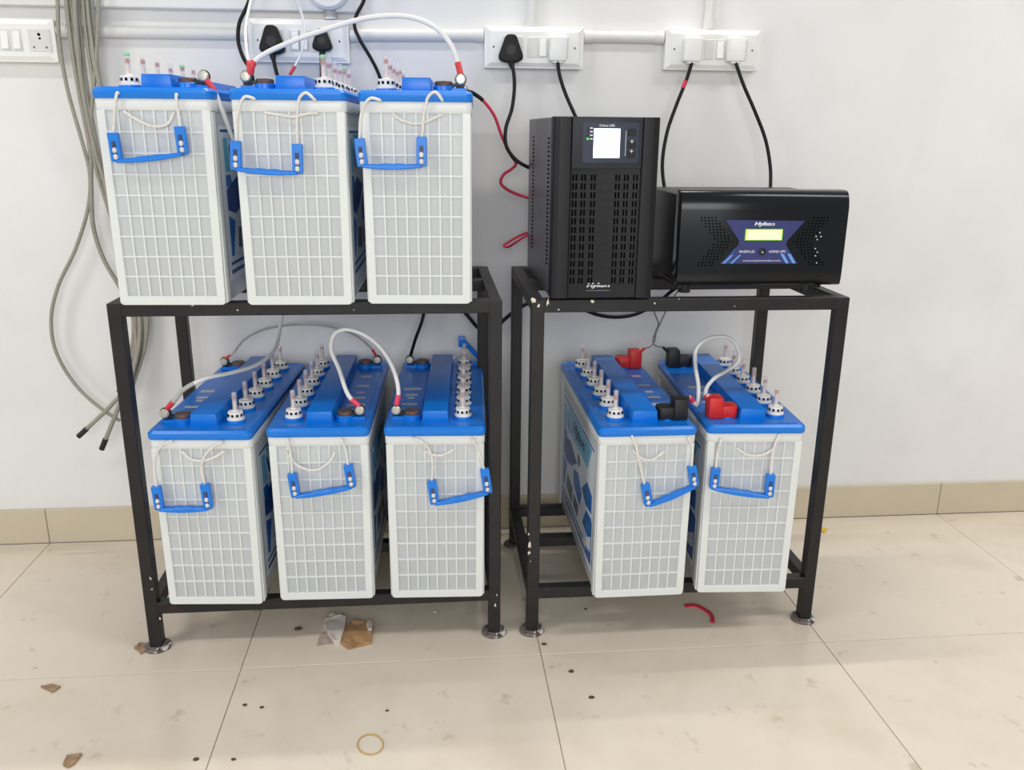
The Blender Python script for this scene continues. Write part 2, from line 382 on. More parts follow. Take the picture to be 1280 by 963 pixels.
# ------------------------------------------------------------------ batteries
L, H = 0.490, 0.354
LT = 0.371                                   # top of the lid
def loft(b, secs):
    """stack of rounded rectangles (hx, hy, corner, z)"""
    rings = []
    for hx, hy, r, z in secs:
        poly = rpoly([(-hx, -hy), (hx, -hy), (hx, hy), (-hx, hy)], r, 4)
        rings.append([b.bm.verts.new((u, v, z)) for u, v in poly])
    n = len(rings[0])
    for A, B in zip(rings, rings[1:]):
        for i in range(n): b.bm.faces.new((A[i], A[(i+1) % n], B[(i+1) % n], B[i]))
    b.bm.faces.new(rings[0][::-1]); b.bm.faces.new(rings[-1])
    return b
BM = {}
def make_battery_meshes():
    h = L/2
    # case: thin walled box, a thicker rim at the top
    b = MB(); loft(b, [(0.0885, h-0.0065, 0.010, 0.0), (0.0915, h-0.0035, 0.010, 0.004), (0.0935, h-0.003, 0.010, H-0.0201)])
    BM['case'] = b.mesh('case', cellm, 40)
    b = MB(); loft(b, [(0.0955, h-0.0005, 0.012, H-0.020), (0.0968, h+0.001, 0.012, H-0.017), (0.0968, h+0.001, 0.012, H-0.002), (0.0958, h, 0.012, H)])
    BM['rim'] = b.mesh('case_rim', white, 40)
    # end frame with its moulded ribs: 8 columns, 9 rows
    b = MB(); y0, y1 = -h-0.0002, -h+0.0045
    def xw(z): return 0.0925 + 0.002*z/H
    zb, zt = 0.0, H-0.0195
    def side(s):
        pts = [(s*xw(0), 0.004), (s*xw(H), zt), (s*(xw(H)-0.0145), zt), (s*(xw(0)-0.0145), 0.004)]
        b.prism(pts if s > 0 else pts[::-1], y0, y1, 'y', 0.0009, seg=1)
    side(1); side(-1)
    b.prism(rpoly([(-0.0925, 0.0004), (0.0925, 0.0004), (0.0925, 0.0165), (-0.0925, 0.0165)], [0.007, 0.007, 0.001, 0.001], 3), y0+0.0002, y1, 'y', 0.0009, seg=1)
    BM['frame'] = b.mesh('end_frame', white)
    b = MB(); yr = -h+0.0008
    for k in range(1, 8):
        x = -0.078 + 0.156*k/8
        b.prism([(x-0.0013, 0.0155), (x+0.0013, 0.0155), (x*1.02+0.0013, zt), (x*1.02-0.0013, zt)], yr, y1, 'y')
    zs = [0.0165 + (zt-0.0165)*k/9 for k in range(1, 9)]
    for z in zs: b.box(-0.080, 0.080, yr+0.0002, y1, z-0.0014, z+0.0014)
    BM['ribs'] = b.mesh('rib_grid', white)
    # corner posts along the long sides
    for s in (-1, 1):
        b = MB(); b.box(-0.0955 if s < 0 else 0.0915, -0.0915 if s < 0 else 0.0955, -0.010, 0.010, 0.003, H-0.021, bev=0.0012, seg=1)
        BM['post%d' % s] = b.mesh('corner_post', white)
    # lid
    b = MB(); loft(b, [(0.0965, h+0.003, 0.012, H-0.001), (0.0985, h+0.005, 0.013, H+0.002), (0.0985, h+0.005, 0.013, LT-0.005), (0.0955, h+0.002, 0.011, LT-0.0015), (0.0940, h+0.0005, 0.010, LT)])
    for s in (-1, 1):
        for k in range(8):
            for sg in (-1, 1):
                x = sg*(0.035+0.0065*k)
                b.box(x-0.0016, x+0.0016, s*(h-0.006)-0.003, s*(h-0.006)+0.003, LT-0.001, LT+0.0012)
    for k in range(6):
        b.lathe([(0.0190, LT-0.001), (0.0185, LT+0.0045), (0.0160, LT+0.0052), (0, LT+0.0052)], 20, Matrix.Translation((0.054, -0.18875+0.0755*k, 0)))
    # raised strip edge beside the terminals
    b.box(-0.088, -0.030, -0.150, 0.150, LT-0.001, LT+0.0015, bev=0.001, seg=1)
    BM['lid'] = b.mesh('lid', blue, 40)
    b = MB(); b.prism([(-0.0262, LT-0.0005), (0.0262, LT-0.0005), (0.0240, LT+0.023), (-0.0240, LT+0.023)], -h+0.028, h-0.018, 'y', 0.002)
    BM['ridge'] = b.mesh('lid_ridge', blue, 40)
    # terminals
    b = MB(); b.prism([(-0.047+0.0185*math.cos(2*PI*k/24), 0.0185*math.sin(2*PI*k/24)) for k in range(24)], LT-0.001, LT+0.0102, 'z', 0.001, seg=1); b.box(-0.087, -0.052, -0.011, 0.011, LT-0.001, LT+0.0070, bev=0.0015, seg=1)
    BM['turret'] = b.mesh('terminal_turret', blue, 40)
    b = MB(); b.lathe([(0.0155, 0), (0.0158, 0.006), (0.0145, 0.008), (0.006, 0.0088), (0, 0.0088)], 22)
    BM['pad'] = b.mesh('terminal_pad', padm, 40)
    b = MB(); Mx = Matrix.Rotation(PI/2, 4, 'X')
    b.lathe([(0.0, 0.0), (0.0105, 0.0), (0.0105, 0.004), (0.0, 0.004)], 18, Mx)
    BM['ring'] = b.mesh('ring_lug', lugm, 40)
    b = MB(); b.lathe([(0.0, 0.0), (0.0088, 0.0), (0.0092, 0.006), (0.007, 0.0082), (0, 0.0088)], 18, Mx)
    BM['bolt'] = b.mesh('terminal_bolt', boltm, 40)
    b = MB(); b.box(-0.078, -0.040, -0.006, 0.006, 0.0, 0.0055, bev=0.001, seg=1); b.box(-0.084, -0.068, -0.005, 0.002, -0.002, 0.015, bev=0.001, seg=1)
    BM['strap'] = b.mesh('terminal_post', lugm)
    # vent plug
    b = MB(); b.lathe([(0.0, 0.0), (0.0168, 0.0), (0.0172, 0.0025), (0.0152, 0.0042), (0.0142, 0.005), (0.0148, 0.0145), (0.0138, 0.0165), (0.006, 0.0172), (0.0048, 0.019), (0, 0.019)], 24)
    BM['plug'] = b.mesh('vent_plug', capw, 40)
    b = MB()
    for k in range(10):
        b.box(-0.0021, 0.0021, -0.0152, -0.0130, 0.0078, 0.0126, M=Matrix.Rotation(2*PI*(k+0.5)/10, 4, 'Z'))
    BM['slots'] = b.mesh('vent_slots', slotm)
    b = MB(); b.lathe([(0.0050, 0.018), (0.0048, 0.053), (0.0040, 0.0545), (0, 0.0547)], 12)
    BM['tube'] = b.mesh('float_tube', tubem, 60)
    b = MB(); b.lathe([(0, 0.018), (0.0030, 0.018), (0.0028, 0.037), (0, 0.037)], 10)
    BM['rod'] = b.mesh('float_stick', rodm, 60)
    b = MB(); b.lathe([(0, 0.0372), (0.0036, 0.0376), (0.0036, 0.0440), (0, 0.0455)], 10)
    BM['bead'] = b.mesh('float_bead', redm, 60)
    # stickers
    BM['st1'] = MB().box(-0.014, 0.014, -0.014, 0.014, 0, 0.0004).mesh('lid_sticker', stick)
make_battery_meshes()
# printed side label: u = reading direction 0..0.40, v = 0..0.275
def label_meshes():
    d = []
    def pr(polys, z1, name, m):
        for p in polys: d.append((name, MB().prism(p, -0.0003, z1, 'y').mesh(name, m)))
    base = MB().prism(rpoly([(0, 0), (0.40, 0), (0.40, 0.275), (0, 0.275)], 0.006), 0, -0.0004, 'y').mesh('side_label', paper)
    pr([[(0.10, 0.205), (0.33, 0.205), (0.37, 0.262), (0.06, 0.262)]], -0.0007, 'label_cyan_band', lab_cyan)
    pr([[(0.020, 0.195), (0.055, 0.195), (0.045, 0.255), (0.020, 0.255)]], -0.0007, 'label_cyan_band', lab_cyan)
    pr([[(0.012, 0.012), (0.388, 0.012), (0.388, 0.019), (0.012, 0.019)], [(0.012, 0.028), (0.30, 0.028), (0.30, 0.033), (0.012, 0.033)],
        [(0.388, 0.012), (0.394, 0.012), (0.394, 0.11), (0.388, 0.11)],
        [(0.006, 0.265), (0.394, 0.265), (0.394, 0.269), (0.006, 0.269)],
        [(0.02, 0.128), (0.07, 0.118), (0.13, 0.132), (0.20, 0.165), (0.10, 0.185), (0.02, 0.165)]], -0.0008, 'label_navy_shape', lab_navy)
    pr([[(0.07, 0.205), (0.092, 0.198), (0.062, 0.245), (0.055, 0.235)], [(0.17, 0.10), (0.25, 0.085), (0.27, 0.12), (0.22, 0.15), (0.16, 0.135)],
        [(0.02, 0.168), (0.06, 0.174), (0.05, 0.190), (0.02, 0.190)], [(0.02, 0.045), (0.035, 0.042), (0.06, 0.105), (0.02, 0.118)],
        [(0.27, 0.135), (0.32, 0.12), (0.385, 0.125), (0.385, 0.165), (0.33, 0.175)], [(0.29, 0.065), (0.35, 0.058), (0.388, 0.075), (0.388, 0.115), (0.33, 0.11)],
        [(0.33, 0.028), (0.34, 0.019), (0.388, 0.019), (0.388, 0.04)]], -0.0009, 'label_blue_shape', lab_blue)
    pr([[(0.07, 0.055), (0.15, 0.045), (0.155, 0.085), (0.08, 0.092)], [(0.225+0.016*math.cos(k*PI/6), 0.182+0.014*math.sin(k*PI/6)) for k in range(12)],
        [(0.17, 0.052), (0.23, 0.046), (0.235, 0.075), (0.175, 0.08)]], -0.0010, 'label_grey_picture', lab_grey)
    return base, d
LM = label_meshes()
logo_cache = {}
def side_labels(root):
    for s in (-1, 1):
        # s=-1: left side, reading from the back to the front; s=1: right side, from the front to the back
        o = put('side_label', LM[0], root)
        if s < 0: o.location = (-0.0935, 0.200, 0.035); o.rotation_euler = (0, 0, -PI/2)
        else: o.location = (0.0935, -0.200, 0.035); o.rotation_euler = (0, 0, PI/2)
        for k, me_ in LM[1]: put(k, me_, o)
        if 'logo' not in logo_cache:
            tx = text('label_lettering', 'Hykon', 0.036, lab_dark, o, face_front(0.215, -0.0007, 0.232), bold=0.018, shear=0.25, ext=0.0003, width=0.14)
            logo_cache['logo'] = tx.data
        else: put('label_lettering', logo_cache['logo'], o)
BAT = {}
def handle_part(root, la, lb, ra, rb, off=0.0125):
    """U-shaped carrying handle: centres of the left arm (top, bottom) and right arm (top, bottom), in the end-face plane"""
    la, lb, ra, rb = (Vector((p[0], 0, p[1])) for p in (la, lb, ra, rb))
    y = -L/2 - off
    b = MB(); wd = 0.0088
    for a, c in ((la, lb), (ra, rb)):
        d = (c-a).normalized(); n = Vector((d.z, 0, -d.x))
        pts = [a+n*wd, c+d*0.002+n*wd, c+d*0.002-n*wd, a-n*wd]
        b.prism(rpoly([(p.x, p.z) for p in pts], [0.002, 0.004, 0.004, 0.002], 3), y-0.005, y+0.005, 'y', 0.0008, seg=1)
    d = (rb-lb); ln = d.length; d.normalize(); n = Vector((-d.z, 0, d.x))
    if n.z < 0: n = -n
    up, dn = [], []
    for k in range(25):
        t = k/24; p = lb + d*(ln*t)
        bump = 0.0012*abs(math.sin(t*PI*4)) + 0.0015*math.sin(PI*t)
        up.append(p + n*(0.0038+bump-0.003)); dn.append(p - n*(0.0036+0.0034*math.sin(PI*t)))
    b.prism([(p.x, p.z) for p in dn] + [(p.x, p.z) for p in up[::-1]], y-0.0085, y+0.0070, 'y', 0.0015, seg=1)
    hd = b.build('handle', blue_h, root, 35)
    for a, c in ((la, lb), (ra, rb)):
        d2 = (c-a); nn = Vector((d2.z, 0, -d2.x)).normalized()
        s, e = a+d2*0.30, a+d2*0.98
        pts = [s+nn*0.0036, e+nn*0.0036, e-nn*0.0036, s-nn*0.0036]
        MB().prism([(p.x, p.z) for p in pts], y-0.0056, y-0.0046, 'y').build('handle_slot', lab_navy, hd)
        for f, r in ((0.42, 0.0028), (0.62, 0.0040), (0.86, 0.0040)):
            c2 = a+d2*f
            MB().lathe([(0, -r*1.25), (r*0.85, -r*0.9), (r, 0), (r*0.85, r*0.9), (0, r*1.25)], 10, Matrix.Translation((c2.x, y-0.0046, c2.z))).build('rope_knot', ropem if f > 0.5 else padm, hd, 60)
    return hd
def battery(key, cx, yf, z0, yaw, flip, label, hpx, ropes, green=False):
    """cx, yf: middle of the front face on the shelf; flip: terminals on the right"""
    rz = math.radians(yaw)
    org = Vector((cx, yf, z0)) + Vector((-math.sin(rz), math.cos(rz), 0))*(L/2)
    root = thing('tall_tubular_battery', label, 'battery', org, rz, 'white and blue tall batteries')
    MW = Matrix.Translation(org) @ Matrix.Rotation(rz, 4, 'Z'); INV = MW.inverted()
    put('case', BM['case'], root); put('case_rim', BM['rim'], root); 
    for sx_ in (-1, 1):
        for e_ in (-1, 1): put('corner_post', BM['post%d' % sx_], root, (0, e_*(L/2-0.016), 0))
    for s in (0, 1):
        f = put('end_frame', BM['frame'], root); g = put('rib_grid', BM['ribs'], f)
        if s: f.rotation_euler = (0, 0, PI)
    turn = PI if flip else 0.0
    RZ = Matrix.Rotation(turn, 4, 'Z')
    lid = put('lid', BM['lid'], root); lid.rotation_euler = (0, 0, turn)
    put('lid_ridge', BM['ridge'], root)
    info = {'MW': MW, 'flip': flip, 'root': root}
    for s, nm in ((-1, 'front'), (1, 'back')):
        yy = s*(L/2-0.052)
        sg = 1 if flip else -1
        t = put('terminal_turret', BM['turret'], root, (0, yy, 0))
        if flip: t.rotation_euler = (0, 0, PI)
        put('terminal_pad', BM['pad'], root, (sg*0.047, yy, LT+0.010))
        st = put('terminal_post', BM['strap'], root, (0, yy, LT+0.0095))
        if flip: st.scale = (-1, 1, 1)
        bx, by, bz = sg*0.077, yy-0.006, LT+0.021
        rg = put('ring_lug', BM['ring'], root, (bx, by+0.001, bz)); put('terminal_bolt', BM['bolt'], root, (bx, by-0.002, bz))
        info[nm] = MW @ Vector((bx, by-0.001, bz)); info[nm+'_pad'] = MW @ Vector((sg*0.047, yy, LT+0.01))
    sg = -1 if flip else 1
    for k in range(6):
        p = put('vent_plug', BM['plug'], root, (sg*0.054, -0.18875+0.0755*k, LT+0.0045))
        p.rotation_euler = (0, 0, random.uniform(0, 6))
        put('vent_slots', BM['slots'], p)['kind'] = 'stuff'; put('float_tube', BM['tube'], p); put('float_stick', BM['rod'], p)
        bd = put('float_bead', BM['bead'], p)
        dz = random.uniform(-0.004, 0.005)
        bd.location.z = dz
        if green and k in (0, 4):
            MB().lathe([(0, 0.0552), (0.0040, 0.0550), (0.0054, 0.053), (0.0054, 0.0490)], 10).build('float_cap', greenm, p, 60)
    sx = -sg*0.058
    lay = ((0.005, 1.35, 0.60, stick), (-0.040, 0.95, 0.45, stick), (-0.062, 0.5, 0.45, stick), (-0.105, 1.15, 0.45, stick))
    if flip: lay = ((-0.110, 1.35, 0.65, stick), (-0.060, 1.0, 0.45, stick), (-0.020, 0.6, 0.45, stick), (0.030, 1.0, 0.45, stick), (0.105, 0.8, 0.6, stick))
    for (y, w_, h_, m_) in lay:
        s_ = put('lid_sticker', BM['st1'], root, (sx, y, LT+0.0016)); s_.scale = (w_, h_, 1)
    side_labels(root)
    # handle and rope on the front end
    n = (MW.to_3x3() @ Vector((0, -1, 0))); p0 = MW @ Vector((0, -L/2-0.0125, 0))
    def loc(px, py, off=0.0125):
        q = INV @ at_plane(px, py, MW @ Vector((0, -L/2-off, 0)), n); return q
    hp = [loc(*q) for q in hpx]
    handle_part(root, *[(q.x, q.z) for q in hp])
    for path in ropes:
        pts = [loc(*q) for q in path]
        if path is ropes[2]:
            pts = [Vector((q.x, -L/2-0.004-0.0035*math.sin(PI*i/(len(pts)-1)), min(q.z, H-0.022))) for i, q in enumerate(pts)]
            a, c = pts[0], pts[-1]
        else:
            pts = [Vector((q.x, -L/2-(0.0115 if i == 0 else 0.0085 if q.z < H-0.004 else 0.0075), q.z)) for i, q in enumerate(pts)]
            pts[0].z -= 0.006
            e = pts[-1]; pts.append(Vector((e.x+0.001, -L/2-0.001, e.z-0.002)))
        MB().tube(pts, 0.0026, 8, sub=6).build('handle_rope', ropem, root, 60)
    BAT[key] = info
    return root
ZU, ZL = 0.7222, 0.1082
battery('U1', 0.527, -0.532, ZU, -2.3, True, 'battery on the top shelf at the left end, beside the hanging grey cables',
        [(141, 166), (147, 201), (224.5, 158), (229.5, 192)],
        [[(141, 166), (142, 140), (145, 116)], [(226, 158), (222, 140), (219, 118)], [(152, 135), (165, 147), (190, 158), (208, 155), (216, 140)]], True)
battery('U2', 0.753, -0.541, ZU, -1.7, False, 'battery in the middle of the top shelf, in front of the black plugs',
        [(294.5, 176), (295.5, 211), (371.5, 180), (372.5, 216)],
        [[(294.5, 176), (297, 140), (305, 121), (316, 123)], [(371.5, 180), (371, 145), (374, 122), (382, 116), (392, 124)], [(328, 136), (345, 143), (365, 146), (385, 142), (396, 136)]], True)
battery('U3', 0.968, -0.541, ZU, -2.8, True, 'battery on the top shelf at the right end, with a red wire behind',
        [(449, 173), (453.5, 207), (527, 171), (527, 207)],
        [[(449, 173), (452, 140), (462, 123), (474, 125)], [(527, 171), (531, 135), (536, 120), (544, 115), (552, 124)], [(490, 138), (501, 150), (522, 155), (542, 148), (553, 138)]])
battery('L1', 0.547, -0.523, ZL, -3.9, False, 'battery on the bottom shelf of the six-battery rack, leftmost, white cable on its near terminal',
        [(195, 608), (200, 636), (256, 605), (261, 635)],
        [[(195, 608), (192, 580), (199, 560), (212, 553)], [(256, 605), (251, 585), (259, 566), (276, 554)], [(225, 566), (238, 576), (260, 576), (280, 566)]])
battery('L2', 0.767, -0.521, ZL, -1.8, True, 'battery on the bottom shelf of the six-battery rack, middle one of three',
        [(365, 592), (370, 620), (435, 581), (440, 608)],
        [[(365, 592), (363, 570), (359, 551)], [(435, 581), (432, 565), (427, 551)], [(357, 567), (372, 584), (395, 589), (412, 578), (418, 567)]])
battery('L3', 0.991, -0.530, ZL, -2.7, False, 'battery on the bottom shelf of the six-battery rack, rightmost, its handle overlapping the steel leg',
        [(539.5, 601), (543.5, 629), (605.5, 586), (610, 615)],
        [[(539.5, 601), (540, 575), (531, 556), (516, 549)], [(605.5, 586), (597, 562), (590, 550)], [(530, 565), (540, 570), (555, 570), (567, 564)]])
battery('R1', 1.4045, -0.558, ZL, 0.2, True, 'battery below the tower unit, printed side showing, black cover on its near terminal',
        [(806.5, 605), (810.5, 631), (864.5, 583), (868, 607)],
        [[(806.5, 605), (800, 580), (796, 560), (791, 547)], [(864.5, 583), (866, 562), (861, 549)], [(792, 564), (800, 573), (815, 577), (832, 566)]])
battery('R2', 1.622, -0.558, ZL, -3.2, False, 'battery at the right end of the right rack, a red cover on its near terminal',
        [(895, 585), (892, 610), (963.5, 593), (961, 620)],
        [[(895, 585), (897, 570), (902, 550)], [(963.5, 593), (966, 570), (971, 553), (975, 546)], [(922, 562), (935, 570), (955, 570), (970, 562)]])
# the far handle of the rightmost lower battery stands up behind it
r3 = BAT['L3']['root']
b = MB(); INV3 = BAT['L3']['MW'].inverted()
q = [INV3 @ at(x, y, -0.035) for x, y in ((577, 424), (575, 434), (603, 452), (603, 462))]
b.tube([q[0], q[2]], 0.006, 8, smooth=False); b.box(q[0].x-0.008, q[0].x+0.008, q[0].y-0.005, q[0].y+0.005, q[0].z-0.020, q[0].z+0.007, bev=0.002)
b.build('far_handle', blue_h, r3, 40)
qa = INV3 @ at(577, 436, -0.036)
MB().tube([qa, qa+Vector((-0.012, 0.0, -0.018)), Vector((qa.x-0.03, 0.235, LT+0.003))], 0.0015, 6).build('handle_rope', ropem, r3, 60)

# ------------------------------------------------------------------ tower UPS
def tower_ups():
    t = thing('tower_power_unit', 'tall black tower power unit with a lit white screen', 'power unit', (1.309, -0.522, 0.7222))
    w2, hgt, dep = 0.097, 0.332, 0.40
    MB().box(-w2, w2, 0.028, dep, 0.004, hgt-0.001, bev=0.0015, seg=1).build('steel_cover', upss, t)
    b = MB(); b.prism(rpoly([(-w2, 0.034), (-w2, 0.006), (-w2+0.010, 0), (-0.066, 0), (-0.064, 0.005), (0.064, 0.005), (0.066, 0), (w2-0.010, 0), (w2, 0.006), (w2, 0.034)], [0.0, 0.004, 0.004, 0.001, 0.001, 0.001, 0.001, 0.004, 0.004, 0.0], 3), 0.004, hgt, 'z', 0.001, seg=1)
    b.build('front_bezel', upsm, t, 40)
    MB().prism(rpoly([(-0.064, hgt-0.090), (0.064, hgt-0.090), (0.064, hgt-0.002), (-0.064, hgt-0.002)], 0.003), -0.0005, 0.006, 'y', 0.0012).build('display_panel', upsp, t, 40)
    sc = hgt-0.0455
    p = MB().prism(rpoly([(-0.045, sc-0.034), (0.057, sc-0.034), (0.057, sc+0.036), (-0.045, sc+0.036)], 0.004), -0.0011, 0.0, 'y').build('display_window', upswin, t)
    MB().box(-0.0255, 0.0225, -0.0020, -0.0008, sc-0.0255, sc+0.0255, bev=0.0004, seg=1).build('screen', screen_w, p)
    text('lettering', 'Online UPS', 0.0040, printw, p, face_front(-0.002, -0.0012, sc+0.0305), bold=0.02, width=0.028)
    for k, z in enumerate((sc+0.019, sc-0.002, sc-0.019)):
        bt = MB().prism(rpoly([(0.037, z-0.006), (0.051, z-0.006), (0.051, z+0.006), (0.037, z+0.006)], 0.002), -0.0030, -0.0008, 'y', 0.0005, seg=1).build('button', upsm, p)
        if k:
            MB().box(0.041, 0.047, -0.0034, -0.0028, z+0.0050, z+0.0062).box(0.0434, 0.0446, -0.0034, -0.0028, z+0.0025, z+0.0087).build('button_mark', printw, bt)
    MB().box(0.0325, 0.0335, -0.0016, -0.0008, sc-0.022, sc+0.022).build('button_bracket_line', stick, p)
    for k in range(4):
        z = sc+0.026-0.0062*k
        MB().lathe([(0, 0), (0.0019, 0), (0.0014, 0.001), (0, 0.0012)], 10, Matrix.Translation((-0.0365, -0.001, z)) @ Matrix.Rotation(PI/2, 4, 'X')).build('indicator_light', led_g if k == 3 else upsk, p)
        MB().box(-0.0325, -0.0275, -0.0014, -0.0009, z-0.001, z+0.001).build('indicator_symbol', printw, p)
    # ventilation slots: six pairs of columns, thirteen rows
    b = MB()
    for cx in (-0.0565, -0.0405, -0.0225, 0.0225, 0.0385, 0.0555):
        for dx in (-0.0029, 0.0029):
            for r in range(13):
                z = 0.226-0.0157*r
                b.prism(rpoly([(cx+dx-0.0016, z-0.0056), (cx+dx+0.0016, z-0.0056), (cx+dx+0.0016, z+0.0056), (cx+dx-0.0016, z+0.0056)], 0.0012, 2), 0.0043, 0.0055, 'y')
    s = b.build('vent_slots', slotm, t); s['kind'] = 'stuff'
    rib_me = MB().box(-0.063, 0.063, 0.0036, 0.0052, -0.0010, 0.0010).mesh('grille_rib', upsm)
    for r in range(14): put('grille_rib', rib_me, t, (0, 0, 0.2338-0.0157*r))
    vr_me = MB().box(-0.0005, 0.0005, 0.0042, 0.0052, 0.05, 0.2).mesh('grille_rib', upsk)
    for x in (-0.008, -0.004, 0, 0.004, 0.008): put('grille_rib', vr_me, t, (x, 0, 0))
    text('logo', 'Hykon', 0.0105, printw, t, face_front(-0.006, 0.0048, 0.0275), bold=0.05, shear=0.22, width=0.045)
    MB().box(-0.029, 0.016, 0.0040, 0.0051, 0.0176, 0.0188).build('logo_underline', lab_grey, t)
    b = MB()
    for col in range(2):
        for k in range(30):
            y = 0.055+0.05*col if col == 0 else 0.30
            b.box(-w2-0.0006, -w2+0.001, y, y+0.022, 0.06+0.008*k, 0.0635+0.008*k)
    s = b.build('side_vent_slots', slotm, t); s['kind'] = 'stuff'
    fm = MB().lathe([(0, 0), (0.011, 0), (0.012, 0.005), (0, 0.005)], 14).mesh('rubber_foot', blackboot, 40)
    for x in (-0.075, 0.075):
        for y in (0.05, 0.36): put('rubber_foot', fm, t, (x, y, -0.0002))
tower_ups()

# ------------------------------------------------------------------ home UPS
def home_ups():
    t = thing('home_power_unit', 'wide black home power unit with a lit yellow-green display', 'power unit', (1.638, -0.462, 0.7222), math.radians(-0.6))
    hw, z0, z1 = 0.1675, 0.0155, 0.200
    prof = rpoly([(0.040, z0), (0.003, z0), (0.0, z0+0.02), (0.0, z1-0.024), (0.010, z1), (0.040, z1+0.001)], [0, 0.006, 0.01, 0.02, 0.016, 0], 5)
    MB().prism(prof, -hw, hw, 'x', 0.0016).build('front_cover', invm, t, 40)
    MB().box(-hw+0.006, hw-0.006, 0.039, 0.29, z0+0.001, z1-0.011, bev=0.003).build('steel_body', invb, t, 40)
    MB().box(-hw+0.004, hw-0.035, 0.012, 0.28, z0-0.007, z0+0.002, bev=0.001, seg=1).build('base_tray', invb, t)
    MB().box(-hw+0.0052, -hw+0.0062, 0.050, 0.058, 0.115, 0.150).build('side_slot', stick, t)
    zc = 0.1065
    yF = -0.0004
    d = MB().prism([(-0.078, zc+0.038), (0.080, zc+0.036), (0.048, zc-0.003), (0.0475, zc-0.012), (0.074, zc-0.047), (-0.083, zc-0.047), (-0.050, zc-0.012), (-0.048, zc-0.003)], yF, 0.002, 'y').build('blue_decal', decal, t)
    for x in (-0.079, -0.063): MB().prism([(x, zc-0.0465), (x+0.005, zc-0.0465), (x+0.021, zc-0.030), (x+0.017, zc-0.030)], yF-0.0004, yF, 'y').build('decal_stripe', decal2, d)
    for x in (0.070, 0.056): MB().prism([(x-0.006, zc-0.0465), (x, zc-0.0465), (x-0.012, zc-0.028), (x-0.019, zc-0.028)], yF-0.0004, yF, 'y').build('decal_stripe', decal2, d)
    MB().prism([(-0.073, zc-0.0465), (-0.067, zc-0.0465), (-0.054, zc-0.018), (-0.057, zc-0.018)], yF-0.0003, yF, 'y').build('decal_stripe', decal3, d)
    MB().prism([(0.060, zc-0.0465), (0.064, zc-0.0465), (0.050, zc-0.020), (0.047, zc-0.020)], yF-0.0003, yF, 'y').build('decal_stripe', decal3, d)
    s = MB().box(-0.0375, 0.0375, yF-0.0015, 0.001, zc-0.0015, zc+0.0205, bev=0.0004, seg=1).build('display_rim', screen_gd, t)
    MB().box(-0.0350, 0.0350, yF-0.0022, 0.0, zc+0.0005, zc+0.0185).build('screen', screen_g, s)
    text('logo', 'Hykon', 0.0095, printw, d, face_front(0.0, yF-0.0001, zc+0.0295), bold=0.045, shear=0.22, width=0.041)
    text('lettering', 'SINEPLUS', 0.0050, printw, d, face_front(-0.031, yF-0.0001, zc-0.0235), bold=0.01, width=0.031)
    text('lettering', 'HOME UPS', 0.0050, printw, d, face_front(0.0305, yF-0.0001, zc-0.0235), bold=0.01, width=0.033)
    text('lettering', 'www.hykonindia.com', 0.0045, printw, d, face_front(0.0, yF-0.0001, zc-0.0415), width=0.076)
    bt = MB().lathe([(0, 0), (0.0075, 0), (0.0070, 0.002), (0.003, 0.003), (0, 0.003)], 18, Matrix.Translation((0.0, yF, zc-0.0235)) @ Matrix.Rotation(PI/2, 4, 'X')).build('button', upsk, t, 40)
    MB().lathe([(0, 0), (0.0017, 0), (0, 0.0012)], 10, Matrix.Translation((0.0, yF-0.003, zc-0.0245)) @ Matrix.Rotation(PI/2, 4, 'X')).build('button_light', printw, bt)
    b = MB(); gl = MB()
    hole = rpoly([(-0.0016, -0.0016), (0.0016, -0.0016), (0.0016, 0.0016), (-0.0016, 0.0016)], 0.0012, 2)
    for s_ in (-1, 1):
        for r in range(-8, 9):
            for c in range(9):
                z = zc-0.004 + r*0.0058
                x = 0.062 + abs(r)*0.0046 + c*0.0070 + (0.0035 if r % 2 else 0)
                if c > 4 or x > 0.148 or (c > 2 and abs(r) > 5 and False): continue
                b.prism([(s_*x+u, z+v) for u, v in hole], -0.0004, 0.001, 'y')
    v = b.build('vent_holes', slotm, t); v['kind'] = 'stuff'
    for (x, z) in ((0.113, 0.0135), (0.106, 0.006), (0.116, 0.006), (0.109, 0.000), (0.107, -0.018), (0.112, -0.025), (0.109, -0.032), (0.113, -0.046)):
        gl.lathe([(0, 0), (0.0013, 0), (0, 0.0006)], 8, Matrix.Translation((x, -0.0005, zc+z)) @ Matrix.Rotation(PI/2, 4, 'X'))
    gl.build('paint_specks', printw, t)['kind'] = 'stuff'
    fm = MB().lathe([(0, 0), (0.012, 0), (0.013, 0.010), (0.013, 0.0165), (0, 0.0165)], 14).mesh('rubber_foot', blackboot, 40)
    for x in (-0.145, 0.105):
        for y in (0.022, 0.34-0.075): put('rubber_foot', fm, t, (x, y, -0.0002))
home_ups()

